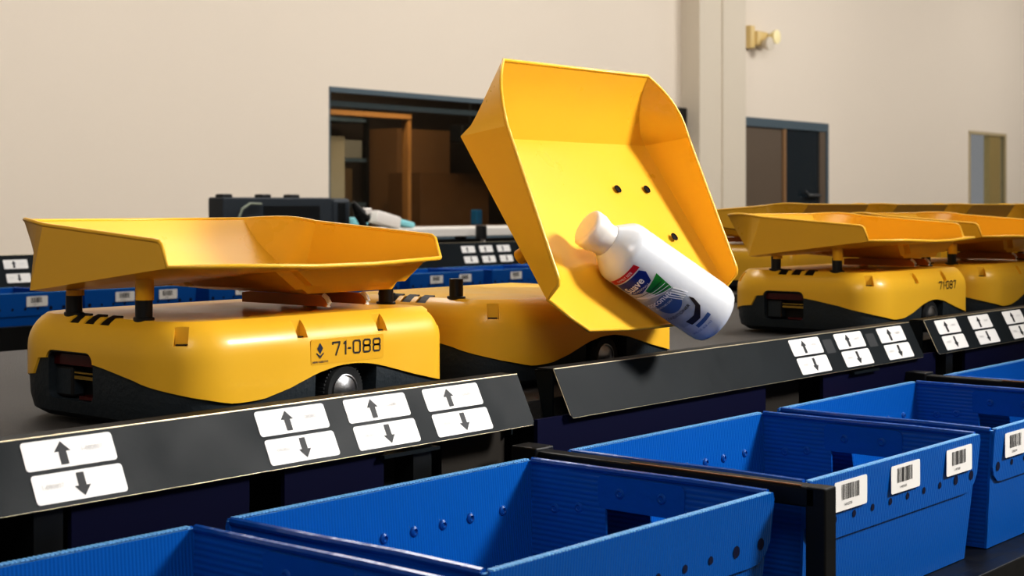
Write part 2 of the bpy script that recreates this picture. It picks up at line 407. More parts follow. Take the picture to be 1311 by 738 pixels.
E1 = Vector((0, .992, -.127)); E2 = Vector((0, .127, .992))   # tray axes when level: back along the tray, up off its floor
def make_tray(parent, pegs=True):
    t = empty('tray', (0, 0, 0)); t.parent = parent
    bm = bmesh.new(); L = RL
    def V(a, e, z): return Vector((a, e, z))
    # floor with exit lip and raised corner facets
    def side(mir):
        X = (lambda a: L-a) if mir else (lambda a: a)
        p = {}
        p['f0'] = bm.verts.new(V(X(0), 0, 0)); p['fb'] = bm.verts.new(V(X(0), .2586, 0))
        p['c'] = bm.verts.new(V(X(.024), .035, -.006)); p['lip'] = bm.verts.new(V(X(.056), -.047, -.005)); p['lip2'] = bm.verts.new(V(X(.17), -.050, -.009))
        p['lipm'] = bm.verts.new(V(X(.030), -.027, -.003))
        p['cb'] = bm.verts.new(V(X(.016), .25, -.002))
        # side wall
        p['w0'] = bm.verts.new(V(X(.0), .011, .0290)); p['w00'] = bm.verts.new(V(X(.0), .006, .025))
        N = 8; p['wt'] = [bm.verts.new(V(X(0), .017+(.222-.017)*k/N, .0305+(.072-.0305)*k/N)) for k in range(N+1)]
        p['wb'] = [bm.verts.new(V(X(0), .2586*k/N, 0)) for k in range(1, N)]
        bot = [p['f0']]+p['wb']+[p['fb']]
        bm.faces.new([p['f0'], p['wb'][0], p['wt'][0], p['w0'], p['w00']])
        for k in range(1, N): bm.faces.new((bot[k], bot[k+1], p['wt'][k], p['wt'][k-1]))
        bm.faces.new((p['fb'], p['wt'][N], p['wt'][N-1]))
        # back corner: fan facet between the side rim and the edge of the curved back wall
        K = 8; B = [p['fb']]; R = [p['wt'][N]]
        tip = bm.verts.new(V(X(.044), .3226, .0885))
        for k in range(1, K):
            s = k/K
            ax = .044*(s**.5)
            B.append(bm.verts.new(V(X(ax+.004*math.sin(PI*s)), .2586+.064*s+.006*math.sin(PI*s), .0885*s)))
            rx = .044*s**2.2; R.append(bm.verts.new(V(X(rx), .222+.1006*s, .072+.0165*s+.004*math.sin(PI*s))))
        B.append(tip); R.append(tip)
        for k in range(K):
            if k == K-1: bm.faces.new((B[k], tip, R[k]))
            else: bm.faces.new((B[k], B[k+1], R[k+1], R[k]))
        p['B'] = B; p['R'] = R; return p
    A = side(False); C = side(True)
    fl = [A['f0'], A['lipm'], A['lip']]
    bm.faces.new((A['f0'], A['lipm'], A['lip'], A['lip2'], A['c'])); bm.faces.new((C['c'], C['lip2'], C['lip'], C['lipm'], C['f0']))
    bm.faces.new((A['c'], A['lip2'], C['lip2'], C['c']))
    bm.faces.new([A['f0'], A['c'], A['cb'], A['fb']]+A['wb'][::-1])
    bm.faces.new([C['f0']]+C['wb']+[C['fb'], C['cb'], C['c']])
    bm.faces.new((A['c'], C['c'], C['cb'], A['cb'])); bm.faces.new((A['cb'], C['cb'], C['fb'], A['fb']))
    for k in range(8): bm.faces.new((A['B'][k], C['B'][k], C['B'][k+1], A['B'][k+1]))
    rim = [A['lip2'].co, A['lip'].co, A['lipm'].co, A['f0'].co, A['w00'].co, A['w0'].co]+[v.co for v in A['wt'][::2]]+[v.co for v in A['R'][1:]]
    rimR = [C['lip2'].co, C['lip'].co, C['lipm'].co, C['f0'].co, C['w00'].co, C['w0'].co]+[v.co for v in C['wt'][::2]]+[v.co for v in C['R'][1:]]
    loop = [p.copy() for p in rim]+[p.copy() for p in rimR[::-1]]
    pan = finish(bm, 'pan', M['yellow_tray'], t, smooth=True, angle=24)
    md = pan.modifiers.new('thickness', 'SOLIDIFY'); md.thickness = .003; md.offset = 0
    md = pan.modifiers.new('creases', 'EDGE_SPLIT'); md.split_angle = math.radians(30); md.use_edge_sharp = False
    bm = bmesh.new(); tube(bm, loop, .0026, 8, closed=True)
    finish(bm, 'rim', M['yellow_tray'], t, smooth=True, angle=60)
    # belly housing moulded under the floor
    bm = bmesh.new()
    top = [(.165, .010), (.418, .010), (.418, .235), (.165, .235)]; bot = [(.225, .034), (.392, .034), (.392, .19), (.225, .19)]
    Tv = [bm.verts.new((a, e, -.0045)) for a, e in top]; Bv = [bm.verts.new((a, e, -(.0405-.128*e))) for a, e in bot]
    bm.faces.new(Tv); bm.faces.new(Bv)
    for k in range(4): bm.faces.new((Tv[k], Tv[(k+1) % 4], Bv[(k+1) % 4], Bv[k]))
    bmesh.ops.bevel(bm, geom=[e for e in bm.edges if not all(v.co.z > -.006 for v in e.verts)], offset=.012, segments=4, affect='EDGES')
    for a in (.255, .335):
        vs = [bm.verts.new(p) for p in ((a, .028, -.012), (a+.02, .028, -.012), (a+.02, .046, -.0345), (a, .046, -.0345), (a, .034, -.008), (a+.02, .034, -.008), (a+.02, .06, -.030), (a, .06, -.030))]
        for q in ((0, 1, 2, 3), (4, 5, 6, 7), (0, 1, 5, 4), (1, 2, 6, 5), (2, 3, 7, 6), (3, 0, 4, 7)): bm.faces.new([vs[w] for w in q])
    finish(bm, 'belly', M['yellow_tray'], t, smooth=True)
    if pegs:
        for a, e in ((.029, .080), (.398, .070), (.029, .213), (.398, .213)):
            bm = bmesh.new(); z1 = -.039
            base_p = Vector((a, e, -.0055))
            # a peg hangs straight down when the tray is level
            dn = Vector((0, .127, -.992)) if True else None
            ln = .1725+.0 
            y = e; 
            tube(bm, [base_p, base_p+dn*(.024-.128*(e-.075))], .0102, 20)
            finish(bm, 'peg', M['peg'], t, smooth=True)
    for a in (.287, .361):
        for e in (.089, .175):
            bm = bmesh.new(); lathe(bm, [(.0064, .001), (.0064, .0022), (.0045, .0026), (.0042, .0018), (.001, .0018)], 20, 'Z', (a, e, 0))
            s = finish(bm, 'screw', M['screw'], t, smooth=True); s['label'] = 'black hex socket screw'
    return t
TY, TZ = .015, .185       # exit-lip reference of the level tray relative to the robot
def level_matrix():
    return Matrix(((1, 0, 0, 0), (0, E1.y, E2.y, TY), (0, E1.z, E2.z, TZ), (0, 0, 0, 1)))
def make_robot(name='sorting_robot'):
    r = empty(name)
    make_shell(r); b = make_base(r)
    make_wheel(r, -1); make_wheel(r, 1)
    for x, y in ((.029, .095), (.398, .085), (.029, .228), (.398, .228)):
        bm = bmesh.new()
        z0 = .1205
        lathe(bm, [(.0095, z0), (.0095, .1505), (.0085, .1512), (.006, .1512)], 24, 'Z', (x, y, 0))
        lathe(bm, [(.0118, .122), (.0118, .1262), (.011, .127), (.009, .127)], 24, 'Z', (x, y, 0), sx=.8, sy=1.25)
        s = finish(bm, 'support_sleeve', M['black'], r, smooth=True); s['label'] = 'black rubber post sleeve'
    for x in (.26, .325):
        bm = bmesh.new()
        pts = [(.200, .129), (.052, .129), (.046, .1285), (.0445, .133), (.048, .138), (.054, .1415), (.066, .1425), (.12, .1425), (.19, .1425), (.200, .141)]
        extr(bm, pts, lambda u, v, d: Vector((d, u, v)), x-.0035, x+.0035)
        a = finish(bm, 'lift_arm', M['orange'], r, smooth=True); a['label'] = 'curved orange-brown lifting arm'
        bm = bmesh.new(); tube(bm, [(x, .0452, .1295), (x, .0438, .133), (x, .0472, .1385), (x, .0535, .142)], .0034, 8)
        e = finish(bm, 'arm_edge', M['white'], a, smooth=True); e['label'] = 'bright white front edge'
    t = make_tray(r); t.matrix_local = level_matrix()
    return r
def side_number(r, s, u0, with_logo=True):
    fn = lambda u, v: Vector((u, -.0006, v))
    if with_logo:
        bm = bmesh.new(); extr(bm, rrect(.118, .029, .003), lambda u, v, d: Vector((.249+u, d, .0815+v)), -.0004, .001)
        d = finish(bm, 'number_decal', M['decal'], r)
        bm = bmesh.new(); h = .0165
        number(bm, s, h, lambda u, v: Vector((u0+u, -.0009, .0755+v)))
        finish(bm, 'number', M['ink'], d)
        bm = bmesh.new(); cx, cz = .204, .0855
        bm.faces.new([bm.verts.new((cx+a, -.0009, cz+b)) for a, b in ((0, -.0065), (.0045, 0), (0, .0065), (-.0045, 0))])
        for q in (.0022, .0045):
            stroke(bm, [(-.0055, -.0045-q*.3), (0, -.0075-q*.8), (.0055, -.0045-q*.3)], .0009, lambda u, v: Vector((cx+u, -.0009, cz+v)))
        text_bm(bm, 'LIBIAO ROBOTICS', .0031, lambda u, v: Vector((cx+u, -.0009, cz-.0165+v)), align='CENTER', bold=.00008)
        finish(bm, 'logo', M['logo'], d)
    else:
        bm = bmesh.new(); number(bm, s, .0165, lambda u, v: Vector((u0+u, -.0006, .083+v)))
        finish(bm, 'number', M['ink'], r)

R0 = make_robot()
def place_robot(x, y, label, rz=0, first=False, group=None, z=0):
    r = R0 if first else copy_tree(R0)
    r.location = (x, y, z); r.rotation_euler = (0, 0, rz); tag(r, label, 'robot', group)
    return r
YR = 1.30
rb = [place_robot(1.515, YR, 'yellow sorting robot with its tray tipped steeply, dropping a white bottle'),
      place_robot(2.60, YR, 'yellow sorting robot numbered 71-087 with a level tray'),
      place_robot(3.12, YR, 'yellow sorting robot at the right edge, directly behind robot 71-087')]
far_lab = ['far-row yellow sorting robot just right of the tilted tray, seen over the near robots',
           'second far-row yellow sorting robot from the left, below the brown double door',
           'middle far-row yellow sorting robot, in front of bare wall',
           'far-row yellow sorting robot with dark tray side, left of the small window',
           'rightmost far-row yellow sorting robot, under the small bright window']
FR = [place_robot(3.50+.52*i+RL, 2.31, far_lab[i], PI, group='sorting robots of the far row', z=.022) for i in range(5)]
place_robot(1.0, YR, 'yellow sorting robot numbered 71-088 with a level tray, nearest on the left', first=True)
side_number(R0, '71-088', .224)
side_number(rb[1], '71-087', .275, False)
# the dumping robot: its tray is swung up about the side facing the bins
TO = Vector((0, 1.2116-YR, .1308)); TE1 = Vector((0, .5708, .8211)); TE2 = Vector((0, -.8211, .5708))
tt = [c for c in rb[0].children if c.name.startswith('tray')][0]
tt.matrix_local = Matrix(((1, 0, 0, 0), (0, TE1.y, TE2.y, TO.y), (0, TE1.z, TE2.z, TO.z), (0, 0, 0, 1)))
for c in [c for c in rb[0].children if c.name.startswith('lift_arm')]:
    for g in list(c.children): bpy.data.objects.remove(g)
    bpy.data.objects.remove(c)
for x in (.287, .361):
    bm = bmesh.new()
    p0 = Vector((x, .13, .12)); p1 = TO+TE1*.13+TE2*(-.028); p1.x = x
    p2 = TO+TE1*.09+TE2*(-.03); p2.x = x
    tube(bm, [p0, p0.lerp(p1, .5)+Vector((0, .02, 0)), p1], .006, 8)
    a = finish(bm, 'lift_arm', M['orange'], rb[0], smooth=True); a['label'] = 'raised orange lifting arm'

# ------------------------------------------------------------------ the bottle sliding off the tilted tray
def make_bottle():
    r = empty('shampoo_bottle', (0, 0, 0), 'white plastic conditioner bottle sliding off the tilted yellow tray', 'bottle')
    sx, sy = 1.0, 1.0; RB = .0435
    bm = bmesh.new()
    prof = [(.030, .0), (.037, .0008), (.041, .004), (.043, .010), (RB, .02), (RB, .12), (RB, .168), (.0428, .173), (.0405, .178), (.036, .184), (.031, .190), (.0270, .1945), (.0245, .1975), (.0235, .1985), (.02, .199)]
    lathe(bm, prof, 72, 'Z', sx=sx, sy=sy)
    body = finish(bm, 'bottle_body', M['bottle'], r, smooth=True, angle=50)
    bm = bmesh.new()
    prof = [(.0205, .198), (.0235, .1985), (.0232, .204), (.0236, .209), (.0255, .214), (.0270, .219), (.0274, .229), (.0268, .2325), (.0245, .2345), (.02, .2352)]
    lathe(bm, prof, 56, 'Z', sx=.98, sy=.98)
    c = finish(bm, 'cap', M['cap'], r, smooth=True, angle=50); c['label'] = 'frosted white cap'
    def fn(off):
        def g(u, v):
            a = u/RB
            return Vector(((RB+off)*math.sin(a)*sx, -(RB*sy+off)*math.cos(a), v))
        return g
    def patch(pts, off, mi):
        """polygon on the bottle's surface, cut into thin strips so that it follows the curve"""
        b2 = bmesh.new(); b2.faces.new([b2.verts.new((u, v, 0)) for u, v in pts])
        u0, u1 = min(p[0] for p in pts), max(p[0] for p in pts); u = u0+.002
        while u < u1:
            g = b2.verts[:]+b2.edges[:]+b2.faces[:]
            bmesh.ops.bisect_plane(b2, geom=g, plane_co=(u, 0, 0), plane_no=(1, 0, 0)); u += .002
        mp = {v: bm.verts.new(fn(off)(v.co.x, v.co.y)) for v in b2.verts}
        for f in b2.faces:
            try: bm.faces.new([mp[v] for v in f.verts]).material_index = mi
            except ValueError: pass
        b2.free()
    bm = bmesh.new()
    # u runs to the right round the bottle, v upwards towards the cap
    patch([(-.027, .166), (.022, .166), (.024, .157), (-.029, .157)], .0003, 0)
    patch([(-.026, .155), (.020, .155), (.024, .146), (.018, .132), (-.006, .126), (-.022, .130), (-.028, .142)], .0003, 1)
    patch([(.0, .126), (.030, .132), (.026, .100), (.012, .106), (.004, .112)], .0003, 2)
    patch([(-.030, .110), (.004, .112), (.024, .104), (.030, .086), (.026, .052), (.012, .042), (-.018, .042), (-.030, .06)], .0003, 3)
    circ = [(.004+.019*math.cos(a*PI/12), .088+.017*math.sin(a*PI/12)) for a in range(24)]
    patch(circ, .0005, 5)
    patch([(-.004, .050), (.012, .050), (.024, .058), (.029, .074), (.031, .066), (.028, .052), (.014, .040), (-.002, .040)], .0006, 4)
    patch([(.0, .036), (.026, .037), (.026, .031), (.0, .030)], .0004, 5)
    for k in range(4):
        patch([(-.024+.002*k, .124-.001*k), (.026, .120-.006*k), (.026, .1192-.006*k), (-.024, .1232-.001*k)], .0007, 4 if k == 0 else 6)
    text_bm(bm, 'Suave', .0155, lambda u, v: fn(.0008)(u-.023, v+.1365+.12*(u-.02)), mi=6, bold=.0004)
    text_bm(bm, 'PROFESSIONALS', .0042, lambda u, v: fn(.0008)(u-.018, v+.1305), mi=6)
    text_bm(bm, 'FAMILY SIZE', .0052, lambda u, v: fn(.0008)(u-.016, v+.1595), mi=6)
    text_bm(bm, 'coconut', .013, lambda u, v: fn(.001)(u-.024, v+.097), mi=6, bold=.0002)
    text_bm(bm, 'SMOOTHES DRY', .0042, lambda u, v: fn(.001)(u-.018, v+.089), mi=6)
    text_bm(bm, 'CONDITIONER', .0068, lambda u, v: fn(.001)(u-.026, v+.064), mi=4)
    text_bm(bm, '28 FL OZ (828 mL)', .0045, lambda u, v: fn(.001)(u-.016, v+.024), mi=5)
    for k in range(5):
        patch([(.010+.004*k, .100), (.012+.004*k, .100), (.022+.003*k, .078), (.0205+.003*k, .078)], .0008, 6)
    finish(bm, 'printed_label', None, r, mats=[M['red'], M['lblue'], M['lgreen'], M['lgrey'], M['ldark'], M['lsteel'], M['lwhite']])
    return r
bot = make_bottle()
capP = Vector((1.606, 1.231, .229)); baseP = Vector((1.792, 1.136, .098))
ax = (capP-baseP).normalized()
lab = Vector((-.36, .43, -.83))*.56+Vector((-.82, -.56, .04))*.83; lab = (lab-ax*lab.dot(ax)).normalized()   # where the printed front points
yv = -lab; xv = yv.cross(ax).normalized()
bot.matrix_world = Matrix(((xv.x, yv.x, ax.x, baseP.x), (xv.y, yv.y, ax.y, baseP.y), (xv.z, yv.z, ax.z, baseP.z), (0, 0, 0, 1)))

# ------------------------------------------------------------------ deck
dk = empty('robot_deck', (-.6, 1.235, 0), 'dark textured sorting deck the yellow robots drive on', 'platform')
bm = bmesh.new(); box(bm, 0, 10.1, 0, 1.117, -.03, 0); finish(bm, 'surface', M['deck'], dk)
bm = bmesh.new(); box(bm, 0, 10.1, .025, 1.095, -.72, -.03); finish(bm, 'understructure', M['deck_side'], dk)
bm = bmesh.new(); box(bm, 4.0, 10.0, .70, 1.115, 0, .022, bev=.003); e = finish(bm, 'raised_lane', M['deck'], dk)

# ------------------------------------------------------------------ angled sticker plates
def sticker(parent, x, s, up, w=.096, h=.0275, fnp=None):
    """x, s: left edge and lower edge on the plate's face (s up the slope)"""
    bm = bmesh.new()
    extr(bm, rrect(w, h, .0035), lambda u, v, d: fnp(x+w/2+u, s+h/2+v, d), .0002, .0008)
    st = finish(bm, 'arrow_sticker', M['white'], parent)
    bm = bmesh.new(); cx = x+w*(.42 if up else .52); cy = s+h/2; k = 1 if up else -1; hh = h*.40
    pts = [(0, hh), (.0085, hh*.12), (.0040, hh*.12), (.0040, -hh), (-.0040, -hh), (-.0040, hh*.12), (-.0085, hh*.12)]
    vs = [bm.verts.new(fnp(cx+a, cy+b*k, .0011)) for a, b in pts]
    bm.faces.new([vs[0], vs[1], vs[6]]); bm.faces.new([vs[2], vs[3], vs[4], vs[5]])
    a = finish(bm, 'arrow', M['ink'], st); a['label'] = 'black arrow pointing up' if up else 'black arrow pointing down'
    bm = bmesh.new()
    tx = x+w*.62 if up else x+w*.08
    text_bm(bm, '1-080807', .0062, lambda u, v: fnp(tx+u, s+h*.48+v, .0011))
    finish(bm, 'faint_print', M['faint'], st)
    return st
def make_plate(x0, x1, xs, y_t, z_t, y_b, z_b, label, group, w=.096, h=.0275, residue=(), tab=True):
    r = empty('label_plate', (x0, y_t, z_t), label, 'label plate', group)
    D = Vector((0, y_t-y_b, z_t-z_b)); Ls = D.length; D.normalize(); N = Vector((0, -D.z, D.y))
    o = Vector((0, y_b-y_t, z_b-z_t))
    f = lambda u, s, d: o+Vector((u-x0, 0, 0))+D*s+N*d
    bm = bmesh.new(); c = .004
    pts = [(x0+c, 0), (x1-c, 0), (x1, c), (x1, Ls), (x0, Ls), (x0, c)]
    extr(bm, pts, f, -.0025, 0)
    box(bm, 0, x1-x0, 0, .028, -.0025, 0)          # top flange lying back towards the deck
    face = finish(bm, 'plate_face', M['plate'], r)
    bm = bmesh.new()
    tube(bm, [f(x0, Ls, -.0004), f(x1, Ls, -.0004)], .001, 6)
    tube(bm, [f(x0+c, 0, -.001), f(x1-c, 0, -.001), f(x1, c, -.001), f(x1, Ls, -.001)], .0007, 6)
    tube(bm, [f(x0, Ls, -.001), f(x0, c, -.001), f(x0+c, 0, -.001)], .0007, 6)
    e = finish(bm, 'bright_edge', M['plate_edge'], r); e['label'] = 'worn bright metal edge'
    for xx in (x0+.002, x1-.006):                   # triangular end gussets
        bm = bmesh.new(); extr(bm, [(0, -.003), (-.0, -.075), (.012, -.075), (.03, -.003)], lambda u, v, d: Vector((d, u+.004, v)), xx-x0, xx-x0+.003)
        finish(bm, 'end_gusset', M['plate'], r)
    g = (Ls-2*h)/3
    for x in xs:
        sticker(r, x, 2*g+h, True, w, h, f); sticker(r, x+.002, g, False, w, h, f)
    for x in residue:
        bm = bmesh.new(); extr(bm, rrect(.03, .024, .002), lambda u, v, d: f(x+u, Ls*.66+v, d), .0001, .0003)
        finish(bm, 'glue_patch', M['residue'], r)
    if tab:
        bm = bmesh.new(); box(bm, x1-x0-.26, x1-x0-.17, o.y+.002, o.y+.05, o.z-.010, o.z-.006)
        finish(bm, 'mounting_tab', M['plate'], r)
    return r
PT = (1.2105, .0414, 1.181, -.0185)
G1 = 'sloping black label plates along the near edge of the deck'
make_plate(.43, 1.452, (.757, 1.027, 1.152, 1.277), *PT, 'long black label plate with four sticker pairs, at the lower left', G1)
make_plate(1.526, 2.55, (2.115, 2.262, 2.415), *PT, 'black label plate with three sticker pairs at its right end, under the bottle', G1, residue=(2.235, 2.385))
make_plate(2.612, 3.64, (2.648, 2.797, 2.962, 3.15), *PT, 'black label plate at the right edge, below robot 71-087', G1)

# ------------------------------------------------------------------ frame behind and between the bins
def simple(name, boxes, m, label, cat, group=None, bev=0, loc=(0, 0, 0)):
    bm = bmesh.new()
    for b in boxes: box(bm, *b, bev=bev)
    return tag(finish(bm, name, m, loc=loc), label, cat, group)
PANELS = [(-.2, .72), (.80, 1.008), (1.055, 1.20), (1.47, 2.02), (2.20, 2.62), (2.75, 3.7)]
pl = ['navy back panel at the far lower left behind the bins', 'navy back panel under the left sticker plate, left of a small opening',
      'navy back panel under the left sticker plate, right of the small opening', 'navy back panel below the gap between the left and middle plates',
      'navy back panel under the right end of the middle plate', 'navy back panel under the right-hand plate']
for (a, b), l in zip(PANELS, pl):
    simple('back_panel', [(a, b, 1.192, 1.198, -.40, -.016)], M['navy'], l, 'panel', 'navy panels behind the near bins')
for x, l in ((.76, 'black upright at the lower left between navy panels'), (1.245, 'black upright just left of the grey-brown panel under the left plate'), (2.66, 'black upright below the gap between the middle and right plates')):
    simple('frame_upright', [(x, x+.03, 1.19, 1.22, -.70, -.002)], M['frame'], l, 'upright', 'uprights behind the near bins')
for x0, x1, l in ((1.33, 1.445, 'grey-brown panel under the right end of the left plate'), (2.06, 2.18, 'grey-brown panel under the middle plate')):
    simple('grey_panel', [(x0, x1, 1.225, 1.23, -.40, -.022)], M['grey_panel'], l, 'panel', 'grey-brown panels behind the near bins')
bm = bmesh.new(); tube(bm, [(2.22, 1.185, -.075), (2.26, 1.175, -.068), (2.30, 1.18, -.062)], .006, 6)
tag(finish(bm, 'red_clip', mat('red_clip', (205, 20, 24), .4)), 'small dark red clip behind the bins, under the middle plate', 'clip')

BAR_Z = -.0457
def divider(x, label):
    r = empty('divider_frame', (x, .77, BAR_Z), label, 'frame', 'black frames between the near bins')
    bm = bmesh.new(); box(bm, 0, .024, .012, .41, -.022, 0, bev=.0025); finish(bm, 'top_bar', M['frame'], r)
    bm = bmesh.new(); box(bm, 0, .024, 0, .024, -.66, .0005, bev=.002); finish(bm, 'front_post', M['frame'], r)
    bm = bmesh.new(); box(bm, -.004, .030, .385, .425, -.03, .004, bev=.002); finish(bm, 'end_cap', M['black'], r)
    bm = bmesh.new(); box(bm, .0005, .004, .03, .25, .0, .0012); e = finish(bm, 'worn_strip', M['wood_edge'], r); e['label'] = 'worn brown strip along the bar'
    return r
divider(1.426, 'black post and bar between the two nearest whole bins')
divider(2.502, 'black bar between the third and fourth bins, at the right edge')
divider(.376, 'black bar beyond the lower left corner, left of the first bin')
ZB = -.2158
shelf = empty('bin_shelf', (0, 0, ZB), 'black shelf with a front beam carrying the near blue bins', 'shelf')
bm = bmesh.new(); box(bm, -.2, 3.7, .80, 1.17, -.008, -.001); finish(bm, 'shelf_board', M['frame'], shelf)
for a, c in ((-.2, .374), (.402, 1.424), (1.452, 2.50), (2.528, 3.7)):
    bm = bmesh.new(); box(bm, a, c, .774, .799, -.045, .004, bev=.002); finish(bm, 'front_beam', M['frame'], shelf)

# ------------------------------------------------------------------ blue corrugated bins
BL, BW, BH = .463, .328, .163
def make_bin():
    r = empty('plastic_bin')
    T = .0035; tp = .014      # wall thickness, taper at the bottom
    def P(a, b, z):           # a, b in plan at the rim; z from the floor: taper inwards below
        k = tp*(1-z/BH)
        return Vector((a+(k if a < BL/2 else -k), b+(k if b < BW/2 else -k), z))
    for nm, y0, y1 in (('long_wall', 0, T), ('long_wall', BW-T, BW)):
        bm = bmesh.new()
        c = [P(0, y0, 0), P(BL, y0, 0), P(BL, y0, BH), P(0, y0, BH)]; d = [P(0, y1, 0), P(BL, y1, 0), P(BL, y1, BH), P(0, y1, BH)]
        A = [bm.verts.new(v) for v in c]; B = [bm.verts.new(v) for v in d]
        bm.faces.new(A); bm.faces.new(B)
        for k in range(4): bm.faces.new((A[k], A[(k+1) % 4], B[(k+1) % 4], B[k])).material_index = 1 if k == 2 else 0
        finish(bm, nm, None, r, mats=[M['blue_v'], M['blue_edge']])
    for x0, x1 in ((T*.5, T*1.5), (BL-T*1.5, BL-T*.5)):
        bm = bmesh.new()
        ys = [T, .112, .216, BW-T]; zs = [0, .072, .125, BH]
        for i in range(3):
            for j in range(3):
                if i == 1 and j == 1: continue
                c = [(ys[i], zs[j]), (ys[i+1], zs[j]), (ys[i+1], zs[j+1]), (ys[i], zs[j+1])]
                A = [bm.verts.new(P(x0, y, z)) for y, z in c]; B = [bm.verts.new(P(x1, y, z)) for y, z in c]
                bm.faces.new(A); bm.faces.new(B)
                for k in range(4): bm.faces.new((A[k], A[(k+1) % 4], B[(k+1) % 4], B[k]))
        bmesh.ops.remove_doubles(bm, verts=bm.verts, dist=1e-5)
        w = finish(bm, 'end_wall', M['blue_h'], r)
        # reinforced grip patch with rivets round the hand hole, rolled rim on top
        s = 1 if x0 < BL/2 else -1
        bm = bmesh.new()
        off = tp*(1-.14/BH)
        cx = (x1 if s > 0 else x0)+s*off
        extr(bm, rrect(.118, .038, .008), lambda u, v, d: Vector((cx+s*d, .164+u, .1395+v)), -.0045, .0016)
        finish(bm, 'grip_patch', M['blue'], w, smooth=True)
        bm = bmesh.new(); xe = (x0+x1)/2
        tube(bm, [(xe, .004, BH), (xe+s*.001, BW*.3, BH+.001), (xe, BW*.65, BH), (xe, BW-.004, BH)], .0042, 8)
        finish(bm, 'rolled_edge', M['blue'], w, smooth=True)
        for y, z in ((.135, .141), (.192, .140), (.066, .117), (.095, .122), (.250, .117), (.285, .112)):
            bm = bmesh.new(); lathe(bm, [(.0062, 0), (.0055, .0014), (.0035, .0022), (.0026, .0010), (.001, .0010)], 14, 'X', (0, 0, 0))
            on = .0016 if .1 < y < .22 and z > .13 else 0
            if s < 0:
                for v in bm.verts: v.co.x *= -1
            for v in bm.verts: v.co += Vector((cx+s*(on-.0002)-s*(0 if on else off-tp*(1-z/BH)) , y, z))
            finish(bm, 'rivet', M['rivet'], w, smooth=True)
    bm = bmesh.new(); box(bm, tp, BL-tp, tp, BW-tp, 0, .004); finish(bm, 'bin_floor', M['blue'], r)
    # folded flap outside the front wall, with the line of holes
    for side in (0, 1):
        bm = bmesh.new()
        ye = -.0034 if side == 0 else BW+.0034; yi = -.0004 if side == 0 else BW+.0004
        pts = [(.004, BH+.0015), (BL-.004, BH+.0015), (BL-.001, BH-.006), (BL-.003, BH-.050), (BL-.010, BH-.062), (BL-.024, BH-.071), (BL-.04, BH-.0725), (.04, BH-.0725), (.024, BH-.071), (.010, BH-.062), (.003, BH-.050), (.001, BH-.006)]
        sgn = 1 if side == 0 else -1
        def fp(u, v, d, ye=ye, yi=yi, sgn=sgn): return Vector((u, (ye if d == 0 else yi)+sgn*tp*(1-min(v, BH)/BH), v))
        extr(bm, pts, fp, 0, 1)
        fo = finish(bm, 'outer_flap', M['blue_v'], r)
        bm = bmesh.new()
        n = 92
        for k in range(n):                      # cut flutes along the folded rim, coloured pale for its highlight
            x = .008+(BL-.016)*k/n
            box(bm, x, x+.0032, min(ye, 0 if side == 0 else BW-.0035), max(ye, .0035 if side == 0 else BW), BH+.0012, BH+.0026)
        finish(bm, 'fluted_rim', M['blue_edge'], fo)
        for k, x in enumerate((.020, .068, .114, .160, .206, .252, .298, .344, .392, .440)):
            bm = bmesh.new(); z = BH-.050
            rr = .0062 if k in (0, 8, 9) else .0042
            lathe(bm, [(rr, -.0006), (rr*.9, .0004), (.001, .0004)], 16, 'Y', (x, ye+sgn*tp*(1-z/BH)-(0 if side == 0 else -.0), z))
            finish(bm, 'stud_hole', M['blue_dark'], fo, smooth=True)
    for k, x in enumerate((.05, .110, .160, .206, .252, .298, .344, .400)):
        for side in (0, 1):
            bm = bmesh.new(); y = (T+tp*(1-(BH-.05)/BH)) if side == 0 else BW-T-tp*(1-(BH-.05)/BH)
            s2 = 1 if side == 0 else -1
            lathe(bm, [(.0062, 0), (.0055, -.0018), (.0032, -.003), (.0022, -.0012), (.001, -.0012)], 14, 'Y', (0, 0, 0))
            for v in bm.verts:
                if s2 > 0: v.co.y *= -1
                v.co += Vector((x, y, BH-.050))
            finish(bm, 'stud', M['rivet'], r, smooth=True).scale = (1, 1, 1)
    return r
def barcode(parent, x, seed=1, z=.122, h=.0335, w=.078, y=-.0044):
    rnd = random.Random(seed); tpk = .014*(1-.14/BH)
    bm = bmesh.new(); extr(bm, rrect(w, h, .003), lambda u, v, d: Vector((x+w/2+u, y+d+tpk-.0012, z+h/2+v)), 0, .0006)
    l = finish(bm, 'barcode_label', M['white'], parent)
    bm = bmesh.new(); u = x+w*.2; yy = y+tpk-.0016
    while u < x+w*.72:
        b = rnd.choice((.0007, .0007, .0012, .0018)); 
        bm.faces.new([bm.verts.new(p) for p in ((u, yy, z+h*.36), (u+b, yy, z+h*.36), (u+b, yy, z+h*.88), (u, yy, z+h*.88))]); u += b+rnd.choice((.0007, .0012, .0016))
    text_bm(bm, '1-%07d' % rnd.randint(1000000, 9999999), .0045, lambda a, b: Vector((x+w*.27+a, yy, z+h*.15+b)))
    finish(bm, 'bars', M['ink'], l)
    return l
b0 = make_bin()
GB = 'blue corrugated plastic bins along the near side'
bl = ['blue corrugated bin at the bottom left corner, mostly cut off', 'large blue corrugated bin in the bottom centre, no labels, left of the black post',
      'blue corrugated bin with three barcode labels, right of the black post', 'blue corrugated bin behind the three-label bin, one label at its front',
      'blue corrugated bin farthest right, only its back corner in view']
bx = [.445, .944, 1.477, 1.985, 2.560]
bins = []
for i, (x, l) in enumerate(zip(bx, bl)):
    b = b0 if i == 0 else copy_tree(b0)
    b.location = (x, .822, ZB); tag(b, l, 'bin', GB); bins.append(b)
